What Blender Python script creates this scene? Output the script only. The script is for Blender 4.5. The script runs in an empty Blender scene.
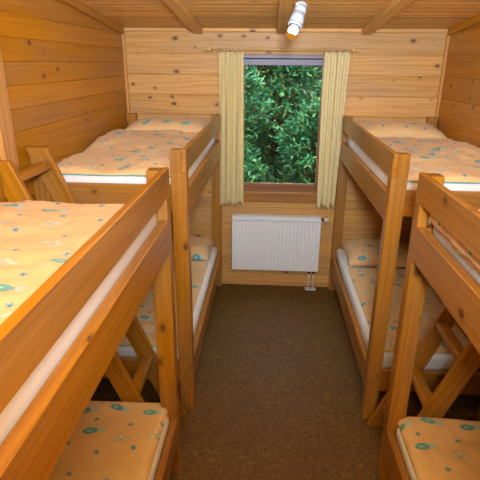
import bpy, bmesh, math, random
from mathutils import Vector, Matrix, noise
random.seed(7)
C = bpy.context.scene.collection
SC = bpy.context.scene

# ---------------------------------------------------------------- camera
cam_d = bpy.data.cameras.new('camera')
cam = bpy.data.objects.new('camera', cam_d); C.objects.link(cam)
F = Vector((-0.0546393, 0.93458434, -0.3515205)); R = Vector((0.998101, 0.06114854, 0.00743323)); U = Vector((-0.02844195, 0.35044682, 0.93615067))
m = Matrix((R, U, -F)).transposed().to_4x4(); m.translation = Vector((0, -4.8154, 2.3398))
cam.matrix_world = m
cam_d.sensor_width = 36; cam_d.lens = 472.4 / 480 * 36; cam_d.clip_start = 0.02
SC.camera = cam

# ---------------------------------------------------------------- light
SC.view_settings.view_transform = 'Standard'; SC.view_settings.look = 'None'
SC.view_settings.gamma = 1; SC.view_settings.use_curve_mapping = False
SC.view_settings.exposure = 0.0
w = bpy.data.worlds.new('sky'); SC.world = w; w.use_nodes = True
nt = w.node_tree; nt.nodes.clear()
bg = nt.nodes.new('ShaderNodeBackground'); wo = nt.nodes.new('ShaderNodeOutputWorld')
bg.inputs[0].default_value = (0.72, 0.88, 1.0, 1); bg.inputs[1].default_value = 3.6
nt.links.new(bg.outputs[0], wo.inputs[0])

def area(name, loc, target, size, power, color, size_y=None):
    d = bpy.data.lights.new(name, 'AREA'); d.energy = power; d.color = color; d.size = size
    if size_y: d.shape = 'RECTANGLE'; d.size_y = size_y
    o = bpy.data.objects.new(name, d); C.objects.link(o); o.location = loc
    o.rotation_euler = (Vector(target) - Vector(loc)).to_track_quat('-Z', 'Y').to_euler()
    return o
area('flash_light', (0.12, -5.30, 2.62), (0.0, 0.0, 8.6), 0.30, 262, (0.91, 0.96, 1.0))
area('window_wall_fill', (0.1, -2.3, 2.80), (0.1, 0.0, 1.9), 0.7, 11, (0.98, 0.95, 0.90))  # unseen fill added below the ceiling to brighten the window wall
sun_d = bpy.data.lights.new('sun', 'SUN'); sun_d.energy = 7.5; sun_d.angle = 0.02; sun_d.color = (1, 0.97, 0.85)
sun = bpy.data.objects.new('sun', sun_d); C.objects.link(sun)
sun.rotation_euler = Vector((-0.35, 0.45, -1.0)).to_track_quat('-Z', 'Y').to_euler()

# ---------------------------------------------------------------- node helpers
class NG:
    def __init__(s, name):
        s.m = bpy.data.materials.new(name); s.m.use_nodes = True
        s.t = s.m.node_tree; s.t.nodes.clear()
        s.out = s.t.nodes.new('ShaderNodeOutputMaterial')
    def n(s, typ, ins=None, **kw):
        x = s.t.nodes.new(typ)
        for k, v in kw.items(): setattr(x, k, v)
        for k, v in (ins or {}).items():
            i = x.inputs[k]
            if isinstance(v, bpy.types.NodeSocket): s.t.links.new(v, i)
            else: i.default_value = v
        return x
    def ma(s, op, a, b=0.0, c=0.0, clamp=False):
        x = s.n('ShaderNodeMath', {0: a, 1: b, 2: c}, operation=op); x.use_clamp = clamp
        return x.outputs[0]
    def vm(s, op, a, b=(0, 0, 0), scale=None):
        x = s.n('ShaderNodeVectorMath', {0: a, 1: b}, operation=op)
        if scale is not None: x.inputs['Scale'].default_value = scale
        return x.outputs['Value'] if op in ('LENGTH', 'DOT_PRODUCT', 'DISTANCE') else x.outputs[0]
    def mix(s, f, a, b, blend='MIX'):
        x = s.n('ShaderNodeMix', data_type='RGBA', blend_type=blend)
        for i, v in ((0, f), (6, a), (7, b)):
            if isinstance(v, bpy.types.NodeSocket): s.t.links.new(v, x.inputs[i])
            else: x.inputs[i].default_value = v if i == 0 or len(v) == 4 else (*v, 1)
        return x.outputs[2]
    def ramp(s, f, lo, hi, a=0.0, b=1.0):
        x = s.n('ShaderNodeMapRange', {0: f, 1: lo, 2: hi, 3: a, 4: b}, interpolation_type='SMOOTHSTEP')
        return x.outputs[0]
    def bsdf(s, color, rough=0.5, normal=None, **kw):
        x = s.n('ShaderNodeBsdfPrincipled', {'Base Color': color if isinstance(color, bpy.types.NodeSocket) else (*color, 1), 'Roughness': rough})
        if normal is not None: s.t.links.new(normal, x.inputs['Normal'])
        for k, v in kw.items():
            if isinstance(v, bpy.types.NodeSocket): s.t.links.new(v, x.inputs[k])
            else: x.inputs[k].default_value = v
        s.t.links.new(x.outputs[0], s.out.inputs[0])
        return x

def simple(name, color, rough=0.5, **kw):
    g = NG(name)
    tc = g.n('ShaderNodeTexCoord').outputs['Object']
    nz = g.n('ShaderNodeTexNoise', {'Vector': tc, 'Scale': 60.0, 'Detail': 2.0}).outputs[0]
    c = g.mix(g.ramp(nz, .3, .7, 0, .12), color, tuple(x * .8 for x in color))
    g.bsdf(c, rough, **kw); return g.m

def wood(name, base, dark, rough=0.42, knots=1.0, grain=1.0, vary=0.22, coat=0.15):
    """pine: UV is in metres, u along the grain"""
    g = NG(name)
    uv = g.n('ShaderNodeTexCoord').outputs['UV']
    isl = g.n('ShaderNodeNewGeometry').outputs['Random Per Island']
    # knots: one jittered spot per cell
    kv = g.vm('MULTIPLY', uv, (4.5, 7.0, 1))
    vor = g.n('ShaderNodeTexVoronoi', {'Vector': kv, 'Scale': 1.0, 'Randomness': 0.85}, voronoi_dimensions='2D')
    dist = vor.outputs['Distance']
    rnd = g.n('ShaderNodeSeparateColor', {0: vor.outputs['Color']}).outputs
    size = g.ma('MULTIPLY', g.ramp(rnd[0], .62, 1.05, 0, .13), knots)
    kn = g.ma('SUBTRACT', size, dist)
    knot = g.ramp(kn, -.012, .03)
    halo = g.ma('MULTIPLY', g.ramp(kn, -.16, .0), g.ramp(size, 0, .02))
    # grain lines bend round the knots
    wob = g.n('ShaderNodeTexNoise', {'Vector': g.vm('MULTIPLY', uv, (1.3, 5, 1)), 'Scale': 1.0, 'Detail': 1.0}).outputs[0]
    sx = g.n('ShaderNodeSeparateXYZ', {0: uv}).outputs
    v2 = g.ma('ADD', g.ma('ADD', sx[1], g.ma('MULTIPLY', wob, .07)), g.ma('MULTIPLY', halo, .02))
    gv = g.n('ShaderNodeCombineXYZ', {0: g.ma('MULTIPLY', sx[0], 1.4), 1: g.ma('MULTIPLY', v2, 62), 2: g.ma('MULTIPLY', isl, 30)}).outputs[0]
    gr = g.n('ShaderNodeTexNoise', {'Vector': gv, 'Scale': 1.0, 'Detail': 3.0, 'Roughness': .6}).outputs[0]
    gline = g.ma('MULTIPLY', g.ramp(gr, .38, .68), .8 * grain)
    fine = g.n('ShaderNodeTexNoise', {'Vector': g.vm('MULTIPLY', uv, (14, 420, 1)), 'Scale': 1.0, 'Detail': 1.0}).outputs[0]
    c = g.mix(gline, base, dark)
    c = g.mix(g.ramp(fine, .35, .7, 0, .16), c, tuple(x * .75 for x in dark))
    big = g.n('ShaderNodeTexNoise', {'Vector': g.vm('MULTIPLY', uv, (.9, 3, 1)), 'Scale': 1.0}).outputs[0]
    hsv = g.n('ShaderNodeHueSaturation', {'Color': c, 'Saturation': g.ramp(big, .3, .7, .95, 1.08),
              'Value': g.ma('ADD', g.ramp(isl, 0, 1, 1 - vary, 1 + vary * .6), g.ramp(big, .3, .7, -.07, .07))}).outputs[0]
    c = g.mix(g.ma('MULTIPLY', halo, .38), hsv, tuple(x * .8 for x in dark))
    c = g.mix(g.ma('MULTIPLY', knot, .85), c, (.09, .028, .008))
    bump = g.n('ShaderNodeBump', {'Height': gr, 'Strength': .08, 'Distance': .002}).outputs[0]
    g.bsdf(c, rough, bump, **{'Coat Weight': coat, 'Coat Roughness': .3})
    return g.m

def bedding(name, base, seed):
    """printed cotton: pale shells, teal fish and small blue stars on orange; UV in metres"""
    g = NG(name)
    uv = g.n('ShaderNodeTexCoord').outputs['UV']
    wig = g.n('ShaderNodeTexNoise', {'Vector': uv, 'Scale': 26.0, 'Detail': 2.0}).outputs['Color']
    uvw = g.vm('ADD', uv, g.vm('MULTIPLY', g.vm('SUBTRACT', wig, (.5, .5, .5)), (.022, .022, 0)))
    def layer(cell, off):
        p = g.vm('ADD', g.vm('MULTIPLY', uvw, (1 / cell, 1 / cell, 0)), off)
        # brick-like offset of alternate rows
        s = g.n('ShaderNodeSeparateXYZ', {0: p}).outputs
        row = g.ma('FLOOR', s[1])
        px = g.ma('ADD', s[0], g.ma('MULTIPLY', g.ma('MODULO', g.ma('ADD', row, 400), 2), .5))
        cx = g.ma('FLOOR', px)
        cv = g.n('ShaderNodeCombineXYZ', {0: cx, 1: row, 2: seed}).outputs[0]
        wn = g.n('ShaderNodeTexWhiteNoise', {0: cv}, noise_dimensions='3D')
        rc = g.n('ShaderNodeSeparateColor', {0: wn.outputs['Color']}).outputs
        lx = g.ma('ADD', g.ma('SUBTRACT', g.ma('SUBTRACT', px, cx), .5), g.ma('MULTIPLY', g.ma('SUBTRACT', rc[0], .5), .25))
        ly = g.ma('ADD', g.ma('SUBTRACT', g.ma('SUBTRACT', s[1], row), .5), g.ma('MULTIPLY', g.ma('SUBTRACT', rc[1], .5), .25))
        an = g.ma('MULTIPLY', g.ma('SUBTRACT', rc[2], .5), 1.6)
        ca, sa = g.ma('COSINE', an), g.ma('SINE', an)
        x = g.ma('MULTIPLY', g.ma('SUBTRACT', g.ma('MULTIPLY', lx, ca), g.ma('MULTIPLY', ly, sa)), cell)
        y = g.ma('MULTIPLY', g.ma('ADD', g.ma('MULTIPLY', lx, sa), g.ma('MULTIPLY', ly, ca)), cell)
        return x, y, wn.outputs['Value']
    def ell(x, y, cx, cy, a, b):
        cx, cy, a, b = (q * 1.42 for q in (cx, cy, a, b))
        dx = g.ma('DIVIDE', g.ma('SUBTRACT', x, cx), a); dy = g.ma('DIVIDE', g.ma('SUBTRACT', y, cy), b)
        return g.ma('ADD', g.ma('MULTIPLY', dx, dx), g.ma('MULTIPLY', dy, dy))
    def inside(d): return g.ramp(d, 1.25, .8)
    cot = g.n('ShaderNodeTexNoise', {'Vector': uv, 'Scale': 7.0, 'Detail': 3.0}).outputs[0]
    c = g.mix(g.ramp(cot, .35, .65), base, tuple(x * k for x, k in zip(base, (.98, .93, .86))))
    blue = (.13, .36, .46); teal = (.11, .38, .42); pale = (.62, .66, .60); cream = (.78, .70, .48); dk = (.05, .16, .22)
    # big motifs
    x, y, r = layer(.185, (.3, .1, 0))
    fish = g.ma('LESS_THAN', r, .42); shell = g.ma('GREATER_THAN', r, .5)
    body = inside(ell(x, y, -.008, 0, .028, .0155)); hole = inside(ell(x, y, -.012, 0, .009, .004))
    tail = inside(ell(x, y, .030, .004, .018, .009)); tail2 = inside(ell(x, y, .036, -.006, .010, .009))
    c = g.mix(g.ma('MULTIPLY', g.ma('MAXIMUM', tail, tail2), fish), c, (.42, .58, .58))
    c = g.mix(g.ma('MULTIPLY', body, fish), c, teal)
    c = g.mix(g.ma('MULTIPLY', hole, fish), c, (.34, .55, .55))
    lobes = [inside(ell(x, y, *q)) for q in ((-.017, -.006, .017, .011), (.003, .008, .015, .011), (.020, -.004, .017, .010), (.003, -.009, .020, .008))]
    cores = [inside(ell(x, y, *q)) for q in ((-.017, -.006, .011, .006), (.003, .008, .009, .006), (.020, -.004, .011, .005))]
    L = lobes[0]
    for q in lobes[1:]: L = g.ma('MAXIMUM', L, q)
    K = cores[0]
    for q in cores[1:]: K = g.ma('MAXIMUM', K, q)
    c = g.mix(g.ma('MULTIPLY', L, g.ma('MULTIPLY', shell, .8)), c, (.40, .50, .48))
    c = g.mix(g.ma('MULTIPLY', K, g.ma('MULTIPLY', shell, .9)), c, cream)
    # little stars between
    x, y, r = layer(.185, (.8, .63, 0))
    ang = g.ma('ARCTAN2', y, x)
    rad = g.ma('SQRT', g.ma('ADD', g.ma('MULTIPLY', x, x), g.ma('MULTIPLY', y, y)))
    lim = g.ma('ADD', .0145, g.ma('MULTIPLY', g.ma('COSINE', g.ma('MULTIPLY', ang, 5)), .004))
    star = g.ma('MULTIPLY', g.ramp(g.ma('SUBTRACT', lim, rad), -.001, .0015), g.ma('LESS_THAN', r, .85))
    c = g.mix(g.ma('MULTIPLY', star, .85), c, blue)
    c = g.mix(g.ma('MULTIPLY', g.ramp(rad, .007, .0035), star), c, dk)
    weave = g.n('ShaderNodeTexNoise', {'Vector': uv, 'Scale': 9.0, 'Detail': 3.0, 'Distortion': .8}).outputs[0]
    bump = g.n('ShaderNodeBump', {'Height': weave, 'Strength': .4, 'Distance': .03}).outputs[0]
    g.bsdf(c, .85, bump, **{'Sheen Weight': .15})
    return g.m

M = {}
M['bed'] = wood('varnished_pine', (.40, .188, .031), (.21, .08, .011), coat=.2, grain=.75)
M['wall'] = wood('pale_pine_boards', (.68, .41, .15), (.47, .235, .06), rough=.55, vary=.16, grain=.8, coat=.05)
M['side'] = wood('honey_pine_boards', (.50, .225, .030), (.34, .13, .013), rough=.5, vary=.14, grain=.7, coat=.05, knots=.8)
M['ceil'] = wood('ceiling_pine_boards', (.78, .48, .17), (.56, .30, .085), rough=.5, vary=.2, coat=.05, knots=.6)
M['trim'] = wood('pine_batten', (.62, .34, .12), (.46, .21, .06), vary=.05, coat=.05)
M['frame'] = wood('brown_window_wood', (.27, .12, .045), (.17, .07, .028), knots=0, vary=.05)
M['sill'] = wood('mid_brown_sill_wood', (.36, .17, .05), (.24, .10, .03), knots=0, vary=.05)
M['rod'] = wood('turned_wood', (.72, .50, .22), (.55, .35, .13), knots=0, vary=.05, coat=.4)
M['duvet'] = bedding('orange_print_cotton', (.74, .53, .28), 3.0)
M['sheet'] = simple('white_sheet', (.80, .84, .90), .85)
M['piping'] = simple('teal_edge', (.12, .42, .48), .8)
M['white'] = simple('white_enamel', (.80, .86, .94), .35)
M['whiteplastic'] = simple('white_plastic', (.7, .72, .75), .4)
M['black'] = simple('black_plastic', (.02, .02, .02), .4)
M['alu'] = simple('lilac_grey_metal', (.13, .125, .19), .45, Metallic=.2)
M['chrome'] = simple('chrome', (.6, .6, .62), .2, Metallic=1.0)
M['lampbody'] = simple('pale_grey_lamp_metal', (.36, .46, .58), .35, Metallic=.1)
M['soil'] = simple('dark_soil', (.03, .028, .015), .95)
M['twig'] = simple('brown_twig', (.07, .045, .025), .9)

g = NG('clear_glass')
gl = g.n('ShaderNodeBsdfGlossy', {'Roughness': .0, 'Color': (1, 1, 1, 1)}); tr = g.n('ShaderNodeBsdfTransparent')
mx = g.n('ShaderNodeMixShader', {0: .05}); g.t.links.new(tr.outputs[0], mx.inputs[1]); g.t.links.new(gl.outputs[0], mx.inputs[2])
g.t.links.new(mx.outputs[0], g.out.inputs[0]); M['glass'] = g.m
g = NG('clear_plastic'); g.bsdf((.9, .9, .92), .1, Alpha=.45); M['clear'] = g.m

g = NG('curtain_cloth')
uv = g.n('ShaderNodeTexCoord').outputs['UV']
n1 = g.n('ShaderNodeTexNoise', {'Vector': g.vm('MULTIPLY', uv, (60, 60, 1)), 'Scale': 1.0, 'Detail': 2.0}).outputs[0]
n2 = g.n('ShaderNodeTexNoise', {'Vector': g.vm('MULTIPLY', uv, (160, 12, 1)), 'Scale': 1.0, 'Detail': 2.0}).outputs[0]
c = g.mix(g.ramp(n1, .4, .6), (.95, .88, .58), (.90, .80, .42)); c = g.mix(g.ramp(n2, .45, .7, 0, .5), c, (.88, .83, .56))
pb = g.bsdf(c, .9)
tl = g.n('ShaderNodeBsdfTranslucent', {'Color': c}); mx = g.n('ShaderNodeMixShader', {0: .25})
g.t.links.new(pb.outputs[0], mx.inputs[1]); g.t.links.new(tl.outputs[0], mx.inputs[2]); g.t.links.new(mx.outputs[0], g.out.inputs[0])
M['curtain'] = g.m

g = NG('brown_loop_vinyl')
tc = g.n('ShaderNodeTexCoord').outputs['Object']
a = g.n('ShaderNodeTexNoise', {'Vector': tc, 'Scale': 30.0, 'Detail': 4.0, 'Distortion': 2.2}).outputs[0]
vo = g.n('ShaderNodeTexVoronoi', {'Vector': g.vm('ADD', tc, g.vm('MULTIPLY', g.n('ShaderNodeTexNoise', {'Vector': tc, 'Scale': 22.0}).outputs['Color'], (.09, .09, 0))), 'Scale': 24.0}, feature='DISTANCE_TO_EDGE').outputs[0]
b2 = g.n('ShaderNodeTexNoise', {'Vector': tc, 'Scale': 3.0}).outputs[0]
c = g.mix(g.ramp(a, .35, .65), (.070, .038, .005), (.150, .080, .010))
c = g.mix(g.ramp(vo, .07, .0, 0, .55), c, (.25, .145, .025))
c = g.mix(g.ramp(b2, .3, .7, 0, .25), c, (.10, .042, .012))
g.bsdf(c, .62, g.n('ShaderNodeBump', {'Height': a, 'Strength': .2, 'Distance': .004}).outputs[0]); M['floor'] = g.m

g = NG('green_leaves')
isl = g.n('ShaderNodeNewGeometry').outputs['Random Per Island']
cr = g.n('ShaderNodeValToRGB', {0: isl}); el = cr.color_ramp.elements
el[0].color = (.012, .075, .03, 1); el[1].color = (.30, .50, .14, 1)
e = el.new(.45); e.color = (.03, .19, .075, 1)
e = el.new(.8); e.color = (.09, .36, .17, 1)
pb = g.bsdf(cr.outputs[0], .35); tl = g.n('ShaderNodeBsdfTranslucent', {'Color': cr.outputs[0]}); mx = g.n('ShaderNodeMixShader', {0: .3})
g.t.links.new(pb.outputs[0], mx.inputs[1]); g.t.links.new(tl.outputs[0], mx.inputs[2]); g.t.links.new(mx.outputs[0], g.out.inputs[0])
M['leaf'] = g.m

def emis(name, col, s):
    g = NG(name); e = g.n('ShaderNodeEmission', {'Color': (*col, 1), 'Strength': s}); g.t.links.new(e.outputs[0], g.out.inputs[0]); return g.m
M['bulb'] = emis('lit_bulb', (1, .93, .8), 9.0)
M['amber'] = emis('amber_glow_glass', (.85, .33, .04), .7)

# ---------------------------------------------------------------- mesh builder
class MB:
    def __init__(s): s.bm = bmesh.new(); s.uv = s.bm.loops.layers.uv.new('UVMap')
    def _merge(s, b, T=None, smooth=False):
        if T is not None: bmesh.ops.transform(b, matrix=T, verts=b.verts)
        for f in b.faces: f.smooth = smooth
        me = bpy.data.meshes.new('t'); b.to_mesh(me); b.free(); s.bm.from_mesh(me); bpy.data.meshes.remove(me)
        return s
    def box(s, x, y, z, bevel=.003, T=None, seg=1, smooth=False):
        b = bmesh.new(); bmesh.ops.create_cube(b, size=1)
        for v in b.verts:
            v.co = Vector(((x[0] + x[1]) / 2 + v.co.x * (x[1] - x[0]), (y[0] + y[1]) / 2 + v.co.y * (y[1] - y[0]), (z[0] + z[1]) / 2 + v.co.z * (z[1] - z[0])))
        dims = [x[1] - x[0], y[1] - y[0], z[1] - z[0]]; La = dims.index(max(dims))
        if bevel: bmesh.ops.bevel(b, geom=list(b.edges), offset=bevel, segments=seg, affect='EDGES', profile=.5)
        s.boxuv(b, La); return s._merge(b, T, smooth)
    def boxuv(s, b, La):
        uv = b.loops.layers.uv.new('UVMap'); ou, ov = random.uniform(0, 60), random.uniform(0, 60)
        for f in b.faces:
            n = f.normal; a = max(range(3), key=lambda i: abs(n[i])); oth = [i for i in range(3) if i != a]
            if La in oth: u, v = La, [i for i in oth if i != La][0]
            else: u, v = oth
            for l in f.loops: l[uv].uv = (ou + l.vert.co[u], ov + l.vert.co[v] + .37 * a)
    def cyl(s, p0, p1, r0, r1=None, n=20, bevel=0):
        p0, p1 = Vector(p0), Vector(p1); r1 = r0 if r1 is None else r1; L = (p1 - p0).length
        b = bmesh.new(); bmesh.ops.create_cone(b, cap_ends=True, segments=n, radius1=r0, radius2=r1, depth=L)
        if bevel: bmesh.ops.bevel(b, geom=[e for e in b.edges if len(e.link_faces) == 2 and any(len(f.verts) > 4 for f in e.link_faces)], offset=bevel, segments=2, affect='EDGES')
        s.boxuv(b, 2)
        T = Matrix.Translation((p0 + p1) / 2) @ (p1 - p0).to_track_quat('Z', 'Y').to_matrix().to_4x4()
        bmesh.ops.transform(b, matrix=T, verts=b.verts)
        for f in b.faces: f.smooth = len(f.verts) <= 4
        me = bpy.data.meshes.new('t'); b.to_mesh(me); b.free(); s.bm.from_mesh(me); bpy.data.meshes.remove(me); return s
    def ball(s, c, r, sc=(1, 1, 1), u=20, v=12):
        b = bmesh.new(); bmesh.ops.create_uvsphere(b, u_segments=u, v_segments=v, radius=r); s.boxuv(b, 2)
        return s._merge(b, Matrix.Translation(c) @ Matrix.Diagonal((*sc, 1)), True)
    def torus(s, c, R_, r, axis='X', n=18, k=8):
        b = bmesh.new(); rings = []
        for i in range(n):
            a = 2 * math.pi * i / n; ring = []
            for j in range(k):
                t = 2 * math.pi * j / k; q = (R_ + r * math.cos(t)); h = r * math.sin(t)
                p = Vector((h, q * math.cos(a), q * math.sin(a))) if axis == 'X' else Vector((q * math.cos(a), q * math.sin(a), h))
                ring.append(b.verts.new(p + Vector(c)))
            rings.append(ring)
        for i in range(n):
            for j in range(k):
                b.faces.new((rings[i][j], rings[(i + 1) % n][j], rings[(i + 1) % n][(j + 1) % k], rings[i][(j + 1) % k]))
        s.boxuv(b, 0); return s._merge(b, None, True)
    def prism(s, pts, axis, a, b_, bevel=.003, La=None):
        """pts polygon in the plane normal to axis (0 x,1 y,2 z)"""
        b = bmesh.new(); oth = [i for i in range(3) if i != axis]; lo = []; hi = []
        for p in pts:
            for arr, c in ((lo, a), (hi, b_)):
                q = [0, 0, 0]; q[axis] = c; q[oth[0]] = p[0]; q[oth[1]] = p[1]; arr.append(b.verts.new(q))
        n = len(pts); b.faces.new(lo); b.faces.new(hi[::-1])
        for i in range(n): b.faces.new((lo[i], hi[i], hi[(i + 1) % n], lo[(i + 1) % n]))
        bmesh.ops.recalc_face_normals(b, faces=b.faces)
        if bevel: bmesh.ops.bevel(b, geom=list(b.edges), offset=bevel, segments=1, affect='EDGES')
        b.normal_update()
        return b
    def build(s, name, mat, parent=None, loc=(0, 0, 0), **props):
        s.bm.normal_update()
        o_world = Vector(loc)
        if parent is not None:
            base = Vector((0, 0, 0)); q = parent
            while q is not None: base += q.location; q = q.parent
            shift = base
        else: shift = o_world
        bmesh.ops.translate(s.bm, verts=s.bm.verts, vec=-shift)
        me = bpy.data.meshes.new(name); s.bm.to_mesh(me); s.bm.free()
        me.materials.append(mat); o = bpy.data.objects.new(name, me); C.objects.link(o)
        if parent is not None: o.parent = parent
        else: o.location = o_world
        for k, v in props.items(): o[k] = v
        return o

def thing(name, loc, label, cat, group=None):
    o = bpy.data.objects.new(name, None); C.objects.link(o); o.location = loc; o.empty_display_size = .1
    o['label'] = label; o['category'] = cat
    if group: o['group'] = group
    return o
def tag(o, label, cat, group=None):
    o['label'] = label; o['category'] = cat
    if group: o['group'] = group
    return o
S = dict(kind='structure')

# ---------------------------------------------------------------- room shell
XL, XR, YB, ZC = -1.42, 1.625, -7.6, 2.64
SL = .10                                      # the ceiling rises away from the window
def zc(y): return ZC - SL * y
MB().box((XL - .2, XR + .2), (YB - .2, .15), (-.08, 0), 0).build('floor', M['floor'], **S)

WX0, WX1, WZ0, WZ1 = -.31, .555, 1.0, 2.415   # window opening
mb = MB(); T_ = .14; zs = [-.01, .14] + [.14 + .19 * k for k in range(1, 15)]
for z0, z1 in zip(zs[:-1], zs[1:]):
    spans = [(z0, z1, XL - .1, XR + .1)]
    if z1 > WZ0 and z0 < WZ1:
        spans = []
        a, b = max(z0, WZ0), min(z1, WZ1)
        if a > z0: spans.append((z0, a, XL - .1, XR + .1))
        if b < z1: spans.append((b, z1, XL - .1, XR + .1))
        spans += [(a, b, XL - .1, WX0), (a, b, WX1, XR + .1)]
    for a, b, c, d in spans: mb.box((c, d), (0, T_), (a, b), .006)
mb.build('wall_front', M['wall'], **S)

def side(name, x0, x1, pitch, off):
    mb = MB(); z = off
    mb.box((x0, x1), (YB, .0), (-.01, off), .004)
    while z < 3.6:
        mb.box((x0, x1), (YB, .0), (z, z + pitch), .004); z += pitch
    mb.build(name, M['side'], **S)
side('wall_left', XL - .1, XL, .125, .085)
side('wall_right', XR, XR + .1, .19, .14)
mb = MB(); z = -.01
while z < 3.6: mb.box((XL - .1, XR + .1), (YB - .1, YB), (z, z + .19), .004); z += .19
mb.build('wall_back', M['frame'], **S)  # unseen rear wall, set far back and dark to swallow bounced light

ang = math.atan(SL)
TC = Matrix.Translation((0, .0, ZC)) @ Matrix.Rotation(-ang, 4, 'X')
mb = MB(); y = .16
while y > YB - .3:
    mb.box((XL - .12, XR + .12), (y - .12, y), (0, .03), .005, T=TC); y -= .12
mb.build('ceiling', M['ceil'], **S)
for i, cx in enumerate((-.690, .088, .868)):
    MB().box((cx - .042, cx + .042), (YB + .02, -.004), (-.052, .002), .004, T=TC).build('trim_%d' % (i + 1), M['ceil'], **S)
MB().box((XL, XL + .03), (YB + .02, -.03), (-.06, .0), .003, T=TC).build('trim_4', M['side'], **S)
MB().box((XR - .03, XR), (YB + .02, -.03), (-.06, .0), .003, T=TC).build('trim_5', M['side'], **S)
MB().box((XL, XL + .028), (-.03, 0), (0, 2.60), .003).build('trim_6', M['trim'], **S)
MB().box((XR - .028, XR), (-.03, 0), (0, 2.60), .003).build('trim_7', M['trim'], **S)
MB().box((XL, XL + .03), (-2.40, -2.27), (0, 2.845), .004).build('trim_8', M['trim'], **S)
MB().box((XL + .03, XR - .03), (-.014, 0), (0, .055), .003).build('baseboard_front', M['trim'], **S)

# window: frame, sill, pane, grey header
win = bpy.data.objects.new('window_1', None); C.objects.link(win); win.location = (.12, .08, 1.0); win['kind'] = 'structure'
mb = MB()

mb.box((WX0, WX0 + .055), (.075, .125), (1.02, 2.415), .006); mb.box((WX1 - .055, WX1), (.075, .125), (1.02, 2.415), .006)
mb.box((WX0 + .055, WX1 - .055), (.075, .125), (1.001, 1.145), .006); mb.box((WX0 + .055, WX1 - .055), (.075, .125), (2.33, 2.415), .006)
mb.build('window_frame', M['frame'], win)
MB().box((WX0 + .05, WX1 - .05), (.098, .104), (1.10, 2.34), 0).build('pane', M['glass'], win)
MB().box((WX0 + .002, WX1 - .002), (-.014, .075), (.964, 1.066), .006).build('window_sill', M['sill'], win)
mb = MB(); mb.box((WX0 + .002, WX1 - .002), (.005, .07), (2.378, 2.414), .005); mb.box((WX0 + .002, WX1 - .002), (.0, .07), (2.315, 2.376), .006)
mb.build('blind_box', M['alu'], win)

# ---------------------------------------------------------------- outside
MB().box((-9, 10), (.16, 14), (-.12, -.04), 0).build('ground', M['soil'], **S)
def leafmesh(mb, c, d, up, L, W):
    d = d.normalized(); s_ = d.cross(up)
    if s_.length < 1e-3: s_ = Vector((1, 0, 0))
    s_.normalize(); n = s_.cross(d)
    vs = [mb.bm.verts.new(c), mb.bm.verts.new(c + d * L * .45 + s_ * W * .5 + n * W * .12), mb.bm.verts.new(c + d * L), mb.bm.verts.new(c + d * L * .45 - s_ * W * .5 + n * W * .12)]
    mb.bm.faces.new((vs[0], vs[1], vs[2])); mb.bm.faces.new((vs[0], vs[2], vs[3]))
def shrub(cx, cy, rx, ry, h, n, leaf, label, lean=0):
    rnd = random.Random(int(cx * 100 + cy * 1000) + n)
    t = thing('shrub', (cx, cy, -.04), label, 'shrub', None)
    st = MB(); fo = MB()
    for i in range(n):
        # a branch tip on the crown's shell or inside it
        a = rnd.uniform(0, 2 * math.pi); e = rnd.random() ** .6; zz = rnd.uniform(.04, 1)
        prof = math.sqrt(max(0.05, 1 - (max(0, zz - .35) / .68) ** 2)) * (.75 + .25 * math.sin(zz * 9 + a * 2))
        p = Vector((cx + rx * e * prof * math.cos(a) + lean * zz, cy + ry * e * prof * math.sin(a), zz * h))
        out = Vector((math.cos(a), math.sin(a), rnd.uniform(-.3, .7))).normalized()
        k = rnd.randint(6, 11)
        tw = out * rnd.uniform(.08, .2)
        if i % 7 == 0:
            st.cyl((cx + (p.x - cx) * .25, cy + (p.y - cy) * .25, p.z * .45), p, .006, .003, 5)
        for j in range(k):
            q = p + tw * (j / k)
            d = (out + Vector((rnd.uniform(-1, 1), rnd.uniform(-1, 1), rnd.uniform(-.8, .8)))).normalized()
            leafmesh(fo, q, d, Vector((rnd.uniform(-.4, .4), rnd.uniform(-.4, .4), 1)), leaf * rnd.uniform(.6, 1.25), leaf * rnd.uniform(.28, .45))
    for i in range(5):
        a = i * 1.3; st.cyl((cx + .05 * math.cos(a), cy + .05 * math.sin(a), -.04), (cx + rx * .4 * math.cos(a) + lean * .6, cy + ry * .4 * math.sin(a), h * .6), .018, .008, 7)
    st.build('stem', M['twig'], t); fo.build('foliage', M['leaf'], t)
shrub(-.85, 2.3, .92, .7, 2.3, 1500, .125, 'leafy green shrub filling the left side of the window view', .1)
shrub(.82, 2.05, .80, .6, 1.75, 1500, .11, 'lower bushy shrub with pale tips in the right of the window view')
shrub(.1, 3.75, 1.2, .7, 2.9, 1500, .14, 'tall dark shrub behind the two nearer shrubs outside the window', -.1)
shrub(2.25, 3.8, .95, .8, 3.1, 1100, .12, 'tall shrub at the far right edge outside the window')
shrub(-2.15, 3.9, 1.0, .8, 3.1, 1100, .12, 'tall shrub at the far left edge outside the window')
mb = MB(); rnd = random.Random(5)
for i in range(9000):
    p = Vector((rnd.uniform(-4.5, 4.5), 5.4 + rnd.uniform(-.4, .4), rnd.uniform(0, 4.6)))
    leafmesh(mb, p, Vector((rnd.uniform(-1, 1), rnd.uniform(-1, .3), rnd.uniform(-1, 1))), Vector((rnd.uniform(-.5, .5), -1, .6)), rnd.uniform(.1, .22), rnd.uniform(.05, .1))
mb.box((-4.6, 4.6), (5.6, 6.0), (-.04, 4.4), 0)
tag(mb.build('hedge', M['leaf'], None, (0, 5.6, -.04)), 'dark dense hedge closing the view behind the shrubs outside', 'hedge')

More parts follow.
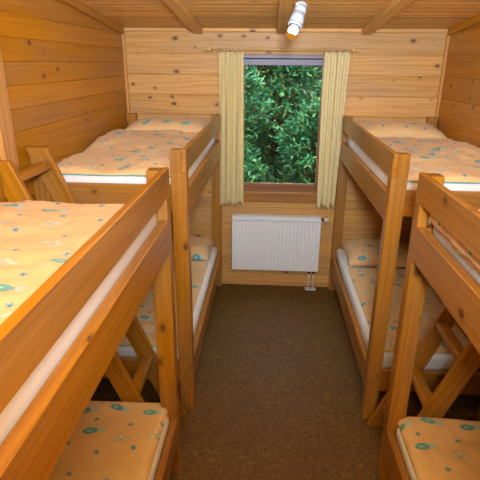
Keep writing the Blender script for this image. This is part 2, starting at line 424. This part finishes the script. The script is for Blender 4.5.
# ---------------------------------------------------------------- beds
ZG, ZGB, ZM, ZMB, ZP = 1.866, 1.729, 1.621, 1.449, 1.862
ZL, ZLB = .41, .235
PT = .095
def make_bed(side_, y0, L, label):
    """side_ -1 left / +1 right; y0 the window end; the aisle face is xa, the wall face xw"""
    xa, xw = (-.478, -1.416) if side_ < 0 else (.709, 1.612)
    s = -1 if side_ < 0 else 1                        # from aisle towards the wall
    t = thing('bunk_bed', ((xa + xw) / 2, y0 - L / 2, 0), label, 'bunk bed', 'four pine bunk beds')
    def xs(a, b): q = sorted((xa + s * a, xa + s * b)); return tuple(q)
    W = abs(xw - xa); y1 = y0 - L; D = .072
    for a in ((0, PT), (W - PT, W)):
        for ya in (y0 - D, y1):
            # aisle posts carry notched rails, so the upper part is cut back behind them
            lx = xs(*a)
            if a[0] == 0:
                mb = MB(); mb.box(lx, (ya, ya + D), (0, ZGB), .003)
                mb.box(xs(.028, PT), (ya, ya + D), (ZGB - .006, ZP), .003)
            else: mb = MB().box(lx, (ya, ya + D), (0, ZP), .003)
            mb.build('bed_post', M['bed'], t)
    MB().box(xs(-.001, .029), (y1 - .001, y0 + .001), (ZGB, ZG), .004).build('guard_rail', M['bed'], t)
    MB().box(xs(.0, .042), (y1 + D - .003, y0 - D + .003), (ZMB, ZM), .004).build('side_rail', M['bed'], t)
    MB().box(xs(W - .13, W - .09), (y1 + D, y0 - D), (ZMB, ZM), .004).build('side_rail', M['bed'], t)
    MB().box(xs(0.0, .038), (y1 + D - .003, y0 - D + .003), (ZLB, ZL), .004).build('side_rail', M['bed'], t)
    MB().box(xs(W - .13, W - .09), (y1 + D, y0 - D), (ZLB, ZL), .004).build('side_rail', M['bed'], t)
    for zlo, zhi in ((ZMB + .04, ZM + .028), (ZLB, ZL - .01)):
        MB().box(xs(PT - .003, W - PT + .003), (y1 + .012, y1 + .045), (zlo, zhi), .004).build('end_rail', M['bed'], t)
        MB().box(xs(PT - .003, W - PT + .003), (y0 - .045, y0 - .012), (zlo, zhi), .004).build('end_rail', M['bed'], t)
    for zz in (ZM - .07, ZL - .06):
        mb = MB(); yy = y1 + .09
        while yy < y0 - .12:
            mb.box(xs(.04, W - .09), (yy, yy + .07), (zz, zz + .018), .002); yy += .135
        mb.build('slatted_base', M['trim'], t)
    return t
Y_FAR, Y_NEAR, LB = -.012, -2.583, 2.088
make_bed(-1, Y_FAR, LB, 'pine bunk bed left of the window, its head against the window wall')
make_bed(1, Y_FAR, LB, 'pine bunk bed right of the radiator, its head against the window wall')
make_bed(-1, Y_NEAR, LB, 'large pine bunk bed nearest on the left, its guard rail crossing the corner')
make_bed(1, Y_NEAR, LB, 'pine bunk bed nearest on the right, cut by the photo edge')

# ---------------------------------------------------------------- ladders
def make_ladder(s, label):
    t = thing('ladder', ((-.9 if s < 0 else 1.12), -2.34, 0), label, 'ladder', 'two leaning bunk ladders')
    if s < 0: f = lambda d, z: -.525 - .402 * z - d
    else: f = lambda d, z: .740 + .398 * z + d
    for ya in (-2.165, -2.575):
        mb = MB(); top = 1.875
        pts = [(f(0, 0), 0), (f(0, top), top), (f(.122, top), top), (f(.122, 0), 0)]
        b = mb.prism(pts, 1, ya, ya + .036, .0035)
        uv_ = b.loops.layers.uv.new('UVMap'); ou, ov = random.uniform(0, 50), random.uniform(0, 50)
        k = Vector((-s * -.40, 0, .916)) if s > 0 else Vector((-.40, 0, .916))
        for fa in b.faces:
            for l in fa.loops:
                co = l.vert.co; l[uv_].uv = (ou + co.dot(k), ov + (co.x * .916 - co.z * k.x) + co.y)
        mb._merge(b); mb.build('stile', M['bed'], t)
    for z in (.16, .48, .81, 1.13, 1.45, 1.775):
        cxx = f(.048, z)
        T = Matrix.Translation((cxx, -2.352, z)) @ Matrix.Rotation(s * .12, 4, 'Y')
        MB().box((-.040, .040), (-.188, .188), (-.025, .025), .016, T=T, seg=3, smooth=True).build('rung', M['bed'], t)
    return t
make_ladder(-1, 'slanting pine ladder between the two left bunk beds')
make_ladder(1, 'slanting pine ladder between the two right bunk beds')

# ---------------------------------------------------------------- mattresses and bedding
def smooth_obj(o, lv=1):
    m_ = o.modifiers.new('s', 'SUBSURF'); m_.levels = lv; m_.render_levels = lv
    for p in o.data.polygons: p.use_smooth = True
    return o
def mattress(x, y, z, label):
    mb = MB(); mb.box(x, y, z, .035, seg=4, smooth=True)
    return tag(mb.build('mattress', M['sheet'], None, ((x[0] + x[1]) / 2, (y[0] + y[1]) / 2, z[0])), label, 'mattress', 'white mattresses of the bunk beds')
def fbm(x, y, s, seed=0): return noise.noise(Vector((x * s, y * s, seed))) 
def duvet(x, y, z, label, drape=(0, 0), seed=0, bump=None, thick=.03, off=(0, 0), piping=True, wr=1.0):
    """x,y extents of the flat top, z the mattress top; drape = how far it folds over the low-x / high-x edge"""
    mb = MB(); bm = mb.bm; nx, ny = 44, 84
    w, l = x[1] - x[0], y[1] - y[0]
    U0, U1 = -drape[0], w + drape[1]
    def top(u, v):
        # u arc coordinate across, v along
        X = min(max(u, 0), w); over = max(-u, u - w, 0)
        Z = thick
        e = min(X, w - X) if over == 0 else 0
        ev = min(v, l - v)
        wx, wy = x[0] + X, y[0] + v
        rip = .012 * fbm(wx, wy, 3.2, seed) + .006 * fbm(wx + .3 * fbm(wx, wy, 2, seed + 3), wy * 2.2, 5.5, seed + 9) + .0035 * fbm(wx * 2, wy, 13, seed + 5)
        rip *= wr * 1.35
        if bump: rip += bump(wx, wy)
        k = min(1, ev / .05); k = math.sqrt(max(0, 1 - (1 - k) ** 2))
        rx = 1.0
        if drape[0] == 0 and u < .05 : rx = min(rx, math.sqrt(max(0, 1 - (1 - max(u, 0) / .05) ** 2)))
        if drape[1] == 0 and w - u < .05: rx = min(rx, math.sqrt(max(0, 1 - (1 - max(w - u, 0) / .05) ** 2)))
        zt = z + (Z + rip) * (.15 + .85 * k * rx)
        xx = wx
        if over > 0:
            r = .03; sg = -1 if u < 0 else 1
            if over < r * 1.57: a = over / r; xx += sg * r * math.sin(a) * .8; zt -= r * (1 - math.cos(a))
            else: xx += sg * r * .8; zt -= r + (over - r * 1.57)
            xx += sg * .004 * fbm(wy, over, 8, seed)
        # rounded plan corners, wavy hem
        yy = wy + .012 * fbm(wx, 0, 4, seed + 20) * (1 - min(1, ev / .2))
        return Vector((xx, yy, zt))
    T = []; B = []
    for j in range(ny + 1):
        rt = []; rb = []
        for i in range(nx + 1):
            u = U0 + (U1 - U0) * i / nx; v = l * j / ny; p = top(u, v); q = p.copy()
            over = max(-u, u - w, 0)
            if over > .03: q.x += (.010 if u < 0 else -.010); 
            else: q.z = min(p.z - .008, z + .004)
            if over > .03: p.x += (-.006 if u < 0 else .006)
            rt.append(bm.verts.new(p)); rb.append(bm.verts.new(q))
        T.append(rt); B.append(rb)
    def face(vs, uvs):
        f = bm.faces.new(vs); f.smooth = True
        for lp, c_ in zip(f.loops, uvs): lp[mb.uv].uv = c_
    def uvc(i, j): return (off[0] + U0 + (U1 - U0) * i / nx + 5, off[1] + l * j / ny + 5)
    for j in range(ny):
        for i in range(nx):
            q = [(i, j), (i + 1, j), (i + 1, j + 1), (i, j + 1)]
            face([T[b][a] for a, b in q], [uvc(*k) for k in q]); face([B[b][a] for a, b in q][::-1], [uvc(*k) for k in q][::-1])
    for j in range(ny):
        face([T[j][0], T[j + 1][0], B[j + 1][0], B[j][0]], [uvc(0, j)] * 4); face([T[j + 1][nx], T[j][nx], B[j][nx], B[j + 1][nx]], [uvc(nx, j)] * 4)
    for i in range(nx):
        face([T[0][i + 1], T[0][i], B[0][i], B[0][i + 1]], [uvc(i, 0)] * 4); face([T[ny][i], T[ny][i + 1], B[ny][i + 1], B[ny][i]], [uvc(i, ny)] * 4)
    edge = [B[0][i].co.copy() for i in range(0, nx + 1)]
    o = mb.build('duvet', M['duvet'], None, ((x[0] + x[1]) / 2, (y[0] + y[1]) / 2, z))
    tag(o, label, 'duvet', 'orange printed duvets')
    if piping:
        pm = MB()
        for a, b in zip(edge[:-1], edge[1:]):
            pm.cyl(a + Vector((0, -.003, .001)), b + Vector((0, -.003, .001)), .004, n=6)
        pm.build('piping', M['piping'], o, label='teal piping along the foot edge')
    return o
def pillow(cx, cy, z, w, d, h, label, seed=0, tilt=0.0, off=(0, 0)):
    mb = MB(); bm = mb.bm; n = 26; T = []; B = []
    for j in range(n + 1):
        rt = []; rb = []
        for i in range(n + 1):
            a, b = i / n * 2 - 1, j / n * 2 - 1
            k = (1 - abs(a) ** 3.2) ** .55 * (1 - abs(b) ** 3.2) ** .55
            pin = 1 - .07 * (1 - abs(a)) * abs(b) ** 2 ; pin2 = 1 - .07 * (1 - abs(b)) * abs(a) ** 2
            X = a * w / 2 * pin2; Y = b * d / 2 * pin
            rz = .012 * fbm(X * 4, Y * 4, 1.2, seed) + .005 * fbm(X, Y, 14, seed)
            lift = tilt * (b + 1) / 2
            zt = h * .22 + h * .78 * k + rz * k; zb = h * .22 * (1 - k) * .9
            rt.append(bm.verts.new((cx + X, cy + Y, z + zt + lift)))
            rb.append(rt[-1] if i in (0, n) or j in (0, n) else bm.verts.new((cx + X, cy + Y, z + zb + lift * .6)))
        T.append(rt); B.append(rb)
    for j in range(n):
        for i in range(n):
            q = [(i, j), (i + 1, j), (i + 1, j + 1), (i, j + 1)]
            for G, rev in ((T, 0), (B, 1)):
                vs = [G[b][a] for a, b in q]; us = [(off[0] + a * w / n, off[1] + b * d / n) for a, b in q]
                if rev: vs, us = vs[::-1], us[::-1]
                try: f = bm.faces.new(vs)
                except ValueError: continue
                f.smooth = True
                for lp, c_ in zip(f.loops, us): lp[mb.uv].uv = c_
    o = mb.build('pillow', M['duvet'], None, (cx, cy, z))
    return tag(o, label, 'pillow', 'orange printed pillows')

ZU, ZD = 1.69, .475      # mattress tops
UB, LBm = ZM - .052, ZL - .042
xLm, xRm = (-1.272, -.526), (.757, 1.478)
yF, yN = (-2.03, -.065), (-4.58, -2.66)
ADJ = 'bunk bed'
def hump(cx, cy, sx, sy, h): return lambda x, y: h * math.exp(-((x - cx) / sx) ** 2 - ((y - cy) / sy) ** 2)
def add(*fs): return lambda x, y: sum(f(x, y) for f in fs)
# upper bunks
mattress((-1.385, -.526), yF, (UB, ZU), 'white mattress on the upper far left bunk, edge showing at its foot')
mattress((.757, 1.59), yF, (UB, ZU), 'white mattress on the upper far right bunk, edge showing at its foot')
mattress((-1.385, -.526), yN, (UB, ZU), 'white mattress on the upper near left bunk, seen through the rail gap')
mattress((.775, 1.59), yN, (UB, ZU), 'white mattress under the duvet on the upper near right bunk')
duvet((-1.39, -.56), (-2.02, -.42), ZU, 'orange duvet on the upper bunk left of the window', seed=1, bump=add(hump(-1.35, -.85, .35, .35, .06), hump(-.9, -.5, .5, .12, .02)), thick=.035, wr=1.7)
duvet((.79, 1.595), (-2.02, -.50), ZU, 'orange duvet on the upper bunk right of the window', seed=2, bump=add(hump(1.5, -1.1, .25, .4, .05), hump(1.1, -.6, .5, .12, .02)), off=(.4, .3), wr=1.7)
duvet((-1.39, -.58), (-4.55, -2.70), ZU, 'brightly lit orange duvet on the upper near left bunk', seed=3, off=(.25, .6))
duvet((.772, 1.595), (-4.55, -2.69), ZU, 'orange duvet on the upper near right bunk, folded over its edge behind the guard rail', drape=(.085, 0), seed=4, thick=.045, wr=.35, off=(.15, .2))
pillow(-.945, -.275, ZU + .002, .84, .41, .14, 'orange pillow at the head of the upper bunk left of the window', 1, .02, off=(1.3, 2.2))
pillow(1.18, -.29, ZU + .002, .82, .42, .14, 'orange pillow at the head of the upper bunk right of the window', 2, .02, off=(3.3, 1.2))
# lower bunks
mattress((-1.272, -.520), yF, (LBm, ZD), 'white mattress on the lower bunk left of the radiator')
mattress((.752, 1.478), yF, (LBm, ZD + .02), 'white mattress on the lower bunk right of the radiator')
mattress((-1.272, -.520), yN, (LBm, ZD - .01), 'white mattress with its edge showing on the lower near left bunk')
mattress((.752, 1.478), yN, (LBm, ZD - .01), 'white mattress under the duvet at the bottom right corner')
duvet((-1.26, -.562), (-2.02, -.53), ZD, 'orange duvet on the lower bunk left of the radiator', seed=5, off=(.7, .1))
duvet((.79, 1.46), (-1.99, -.62), ZD + .02, 'orange duvet on the lower bunk right of the radiator', seed=6, off=(.5, .55))
duvet((-1.26, -.532), (-4.5, -2.60), ZD - .01, 'orange duvet on the lower near left bunk, at the bottom left of the photo', seed=7, off=(.05, .48), piping=False)
duvet((.762, 1.46), (-4.5, -2.62), ZD - .01, 'orange duvet on the lower near right bunk, at the bottom right of the photo', seed=8, off=(.33, .48), piping=False)
pillow(-.90, -.31, ZD + .004, .70, .47, .14, 'orange pillow on the lower bunk left of the radiator', 3, .02, off=(5.3, 1.0))
pillow(1.14, -.35, ZD + .024, .70, .54, .15, 'orange pillow on the lower bunk right of the radiator', 4, .02, off=(7.3, 2.6))

# ---------------------------------------------------------------- radiator
rad = thing('radiator', (.104, -.08, .234), 'white ribbed panel radiator on the wall below the window', 'radiator')
rx0, rx1, rz0, rz1 = -.359, .567, .234, .838
mb = MB(); mb.box((rx0, rx1), (-.110, -.102), (rz0, rz1 - .004), .001)
nr = 23; pit = (rx1 - rx0 - .03) / nr
for i in range(nr):
    xc = rx0 + .015 + pit * (i + .5)
    pts = [(xc - pit * .36, -.104), (xc - pit * .27, -.137), (xc + pit * .27, -.137), (xc + pit * .36, -.104)]
    b = mb.prism(pts, 2, rz0 + .03, rz1 - .045, .0015); mb.boxuv(b, 2); mb._merge(b)
mb.box((rx0, rx1), (-.131, -.116), (rz0, rz0 + .026), .004); mb.box((rx0, rx1), (-.131, -.116), (rz1 - .04, rz1 - .006), .004)
mb.build('panel', M['white'], rad)
MB().box((rx0, rx0 + .008), (-.131, -.03), (rz0 + .01, rz1), .002).build('side_panel', M['white'], rad)
MB().box((rx1 - .008, rx1), (-.131, -.03), (rz0 + .01, rz1), .002).build('side_panel', M['white'], rad)
MB().box((rx0 + .01, rx1 - .01), (-.05, -.044), (rz0 + .01, rz1 - .01), .001).build('rear_panel', M['white'], rad)
mb = MB(); mb.box((rx0, rx1), (-.131, -.118), (rz1 - .006, rz1), .002); mb.box((rx0, rx1), (-.044, -.032), (rz1 - .006, rz1), .002)
for i in range(46): xx = rx0 + .012 + i * .0198; mb.box((xx, xx + .006), (-.12, -.042), (rz1 - .006, rz1 - .001), 0)
mb.build('grille', M['white'], rad)
mb = MB(); mb.box((-.24, .46), (-.044, -.001), (.3, .33), .003); mb.build('wall_bracket', M['white'], rad)
mb = MB(); mb.cyl((.566, -.085, .812), (.60, -.085, .812), .014); va = mb.build('valve', M['black'], rad, label='black valve collar')
mb = MB(); mb.cyl((.60, -.085, .812), (.648, -.085, .812), .024, .021, bevel=.004); mb.torus((.612, -.085, .812), .024, .003)
mb.build('thermostat_knob', M['whiteplastic'], va)
for xx in (.478, .528):
    mb = MB(); mb.cyl((xx, -.082, 0), (xx, -.082, .236), .0085); mb.build('pipe', M['chrome'] if 0 else M['whiteplastic'], rad)
    mb = MB(); mb.cyl((xx, -.082, .19), (xx, -.082, .235), .015, n=6); mb.build('pipe_fitting', M['black'], rad)
mb = MB(); mb.box((.445, .561), (-.115, -.049), (0, .014), .006, seg=2); mb.build('floor_rosette', M['whiteplastic'], rad)

# ---------------------------------------------------------------- curtain rod and curtains
rod = thing('curtain_rod', (.09, -.08, 2.455), 'thin wooden curtain rod with round finials above the window', 'curtain rod')
MB().cyl((-.560, -.08, 2.455), (.742, -.08, 2.455), .0105).build('pole', M['rod'], rad if 0 else rod)
for s_, x_ in ((-1, -.560), (1, .742)):
    mb = MB(); mb.ball((x_ + s_ * .016, -.08, 2.455), .02); mb.cyl((x_ + s_ * .03, -.08, 2.455), (x_ + s_ * .048, -.08, 2.455), .011)
    mb.ball((x_ + s_ * .058, -.08, 2.455), .016); mb.build('finial', M['rod'], rod)
for x_ in (-.535, .722):
    mb = MB(); mb.cyl((x_, -.08, 2.455), (x_, .0, 2.455), .008); mb.cyl((x_, -.012, 2.455), (x_, .0, 2.455), .022); mb.torus((x_, -.08, 2.455), .014, .004)
    mb.build('bracket', M['rod'], rod)
def curtain(tx, bx, label, seed, folds):
    z1, z0 = 2.432, .955
    t = thing('curtain', ((tx[0] + tx[1]) / 2, -.08, z0), label, 'curtain', 'pale yellow curtains')
    mb = MB(); nx, nz = 110, 40; rnd = random.Random(seed); ph = [rnd.uniform(0, 6.28) for _ in range(4)]
    F_ = []; Bk = []
    for j in range(nz + 1):
        k = j / nz; r1 = []; r2 = []
        x0 = tx[0] + (bx[0] - tx[0]) * k; x1 = tx[1] + (bx[1] - tx[1]) * k
        for i in range(nx + 1):
            a = i / nx; am = .026 + .008 * k
            th = a * folds * 2 * math.pi
            yy = am * math.sin(th + ph[0] + .8 * math.sin(2.5 * k + ph[1])) + .010 * math.sin(th * .5 + ph[2] + 2 * k)
            xx = x0 + (x1 - x0) * a + .006 * math.sin(2 * th + ph[3])
            zz = z1 + (z0 - z1) * k - .012 * k * math.sin(th * .5 + ph[1]) + (.008 * abs(math.sin(th * .5)) * (1 - k) ** 8)
            r1.append(mb.bm.verts.new((xx, -.088 + yy, zz))); r2.append(mb.bm.verts.new((xx, -.084 + yy, zz)))
        F_.append(r1); Bk.append(r2)
    for G, rev in ((F_, False), (Bk, True)):
        for j in range(nz):
            for i in range(nx):
                q = [(i, j), (i, j + 1), (i + 1, j + 1), (i + 1, j)]
                if rev: q = q[::-1]
                f = mb.bm.faces.new([G[b][a] for a, b in q]); f.smooth = True
                for lp, (a, b) in zip(f.loops, q): lp[mb.uv].uv = (a / nx * .55, b / nz * 1.48)
    for j in range(nz):
        for i in (0, nx):
            q = (F_[j][i], F_[j + 1][i], Bk[j + 1][i], Bk[j][i]); mb.bm.faces.new(q if i == nx else q[::-1])
    for i in range(nx):
        for j in (0, nz):
            q = (F_[j][i], Bk[j][i], Bk[j][i + 1], F_[j][i + 1]); mb.bm.faces.new(q if j == nz else q[::-1])
    mb.build('cloth', M['curtain'], t)
    n = 6
    for i in range(n):
        x_ = tx[0] + .015 + (tx[1] - tx[0] - .03) * i / (n - 1)
        MB().torus((x_, -.08, 2.447), .022, .0028).build('curtain_ring', M['clear'], t)
curtain((-.492, -.262), (-.500, -.250), 'pale yellow curtain hanging at the left side of the window', 1, 4.5)
curtain((.480, .724), (.512, .690), 'pale yellow curtain hanging at the right side of the window', 4, 4.0)

# ---------------------------------------------------------------- ceiling spotlight
sy = -1.6; zt = zc(sy)
lamp = thing('spotlight', (.175, sy, zt), 'small white ceiling spotlight with a lit bulb in front of the window', 'lamp')
mb = MB(); mb.cyl((.175, sy, zt + .005), (.175, sy, zt - .022), .04, .036, bevel=.004); mb.build('ceiling_mount', M['lampbody'], lamp)
A = Vector((.180, sy, 2.668)); Bq = Vector((.142, sy - .035, 2.56)); dr = (Bq - A).normalized()
mb = MB(); mb.cyl((.175, sy, zt - .02), (.172, sy, 2.70), .007); mb.build('stem', M['chrome'], lamp)
mb = MB(); mb.ball((.166, sy - .012, 2.675), .018); mb.cyl((.140, sy - .02, 2.672), (.166, sy - .012, 2.675), .013, bevel=.002); mb.build('swivel_joint', M['lampbody'], lamp)
mb = MB(); mb.cyl(A, A + dr * .05, .034, .038, 28, .004); mb.cyl(A + dr * .045, A + dr * .115, .038, .046, 28, .003); mb.cyl(A + dr * .11, A + dr * .13, .046, .046, 28, .002)
mb.ball(A + dr *   .002, .034, (1, 1, .8))
hs = mb.build('housing', M['lampbody'], lamp)
MB().cyl(A + dr * .128, A + dr * .134, .036, n=28).build('socket_ring', M['black'], hs)
MB().ball(A + dr * .158, .031, (1, 1, .9)).build('bulb', M['bulb'], lamp, label='glowing white bulb')
mb = MB(); cc = A + dr * .172
b = bmesh.new(); bmesh.ops.create_uvsphere(b, u_segments=24, v_segments=14, radius=.041)
bmesh.ops.delete(b, geom=[v for v in b.verts if v.co.z < .010], context='VERTS'); mb.boxuv(b, 2)
mb._merge(b, Matrix.Translation(cc) @ dr.to_track_quat('Z', 'Y').to_matrix().to_4x4(), True)
mb.build('bulb_cap', M['amber'], lamp, label='amber glass cap of the bulb')
pl = bpy.data.lights.new('spotlight_glow', 'POINT'); pl.energy = 3.0; pl.color = (1, .78, .5); pl.shadow_soft_size = .03
po = bpy.data.objects.new('spotlight_glow', pl); C.objects.link(po); po.location = A + dr * .26 + Vector((0, -.02, 0))
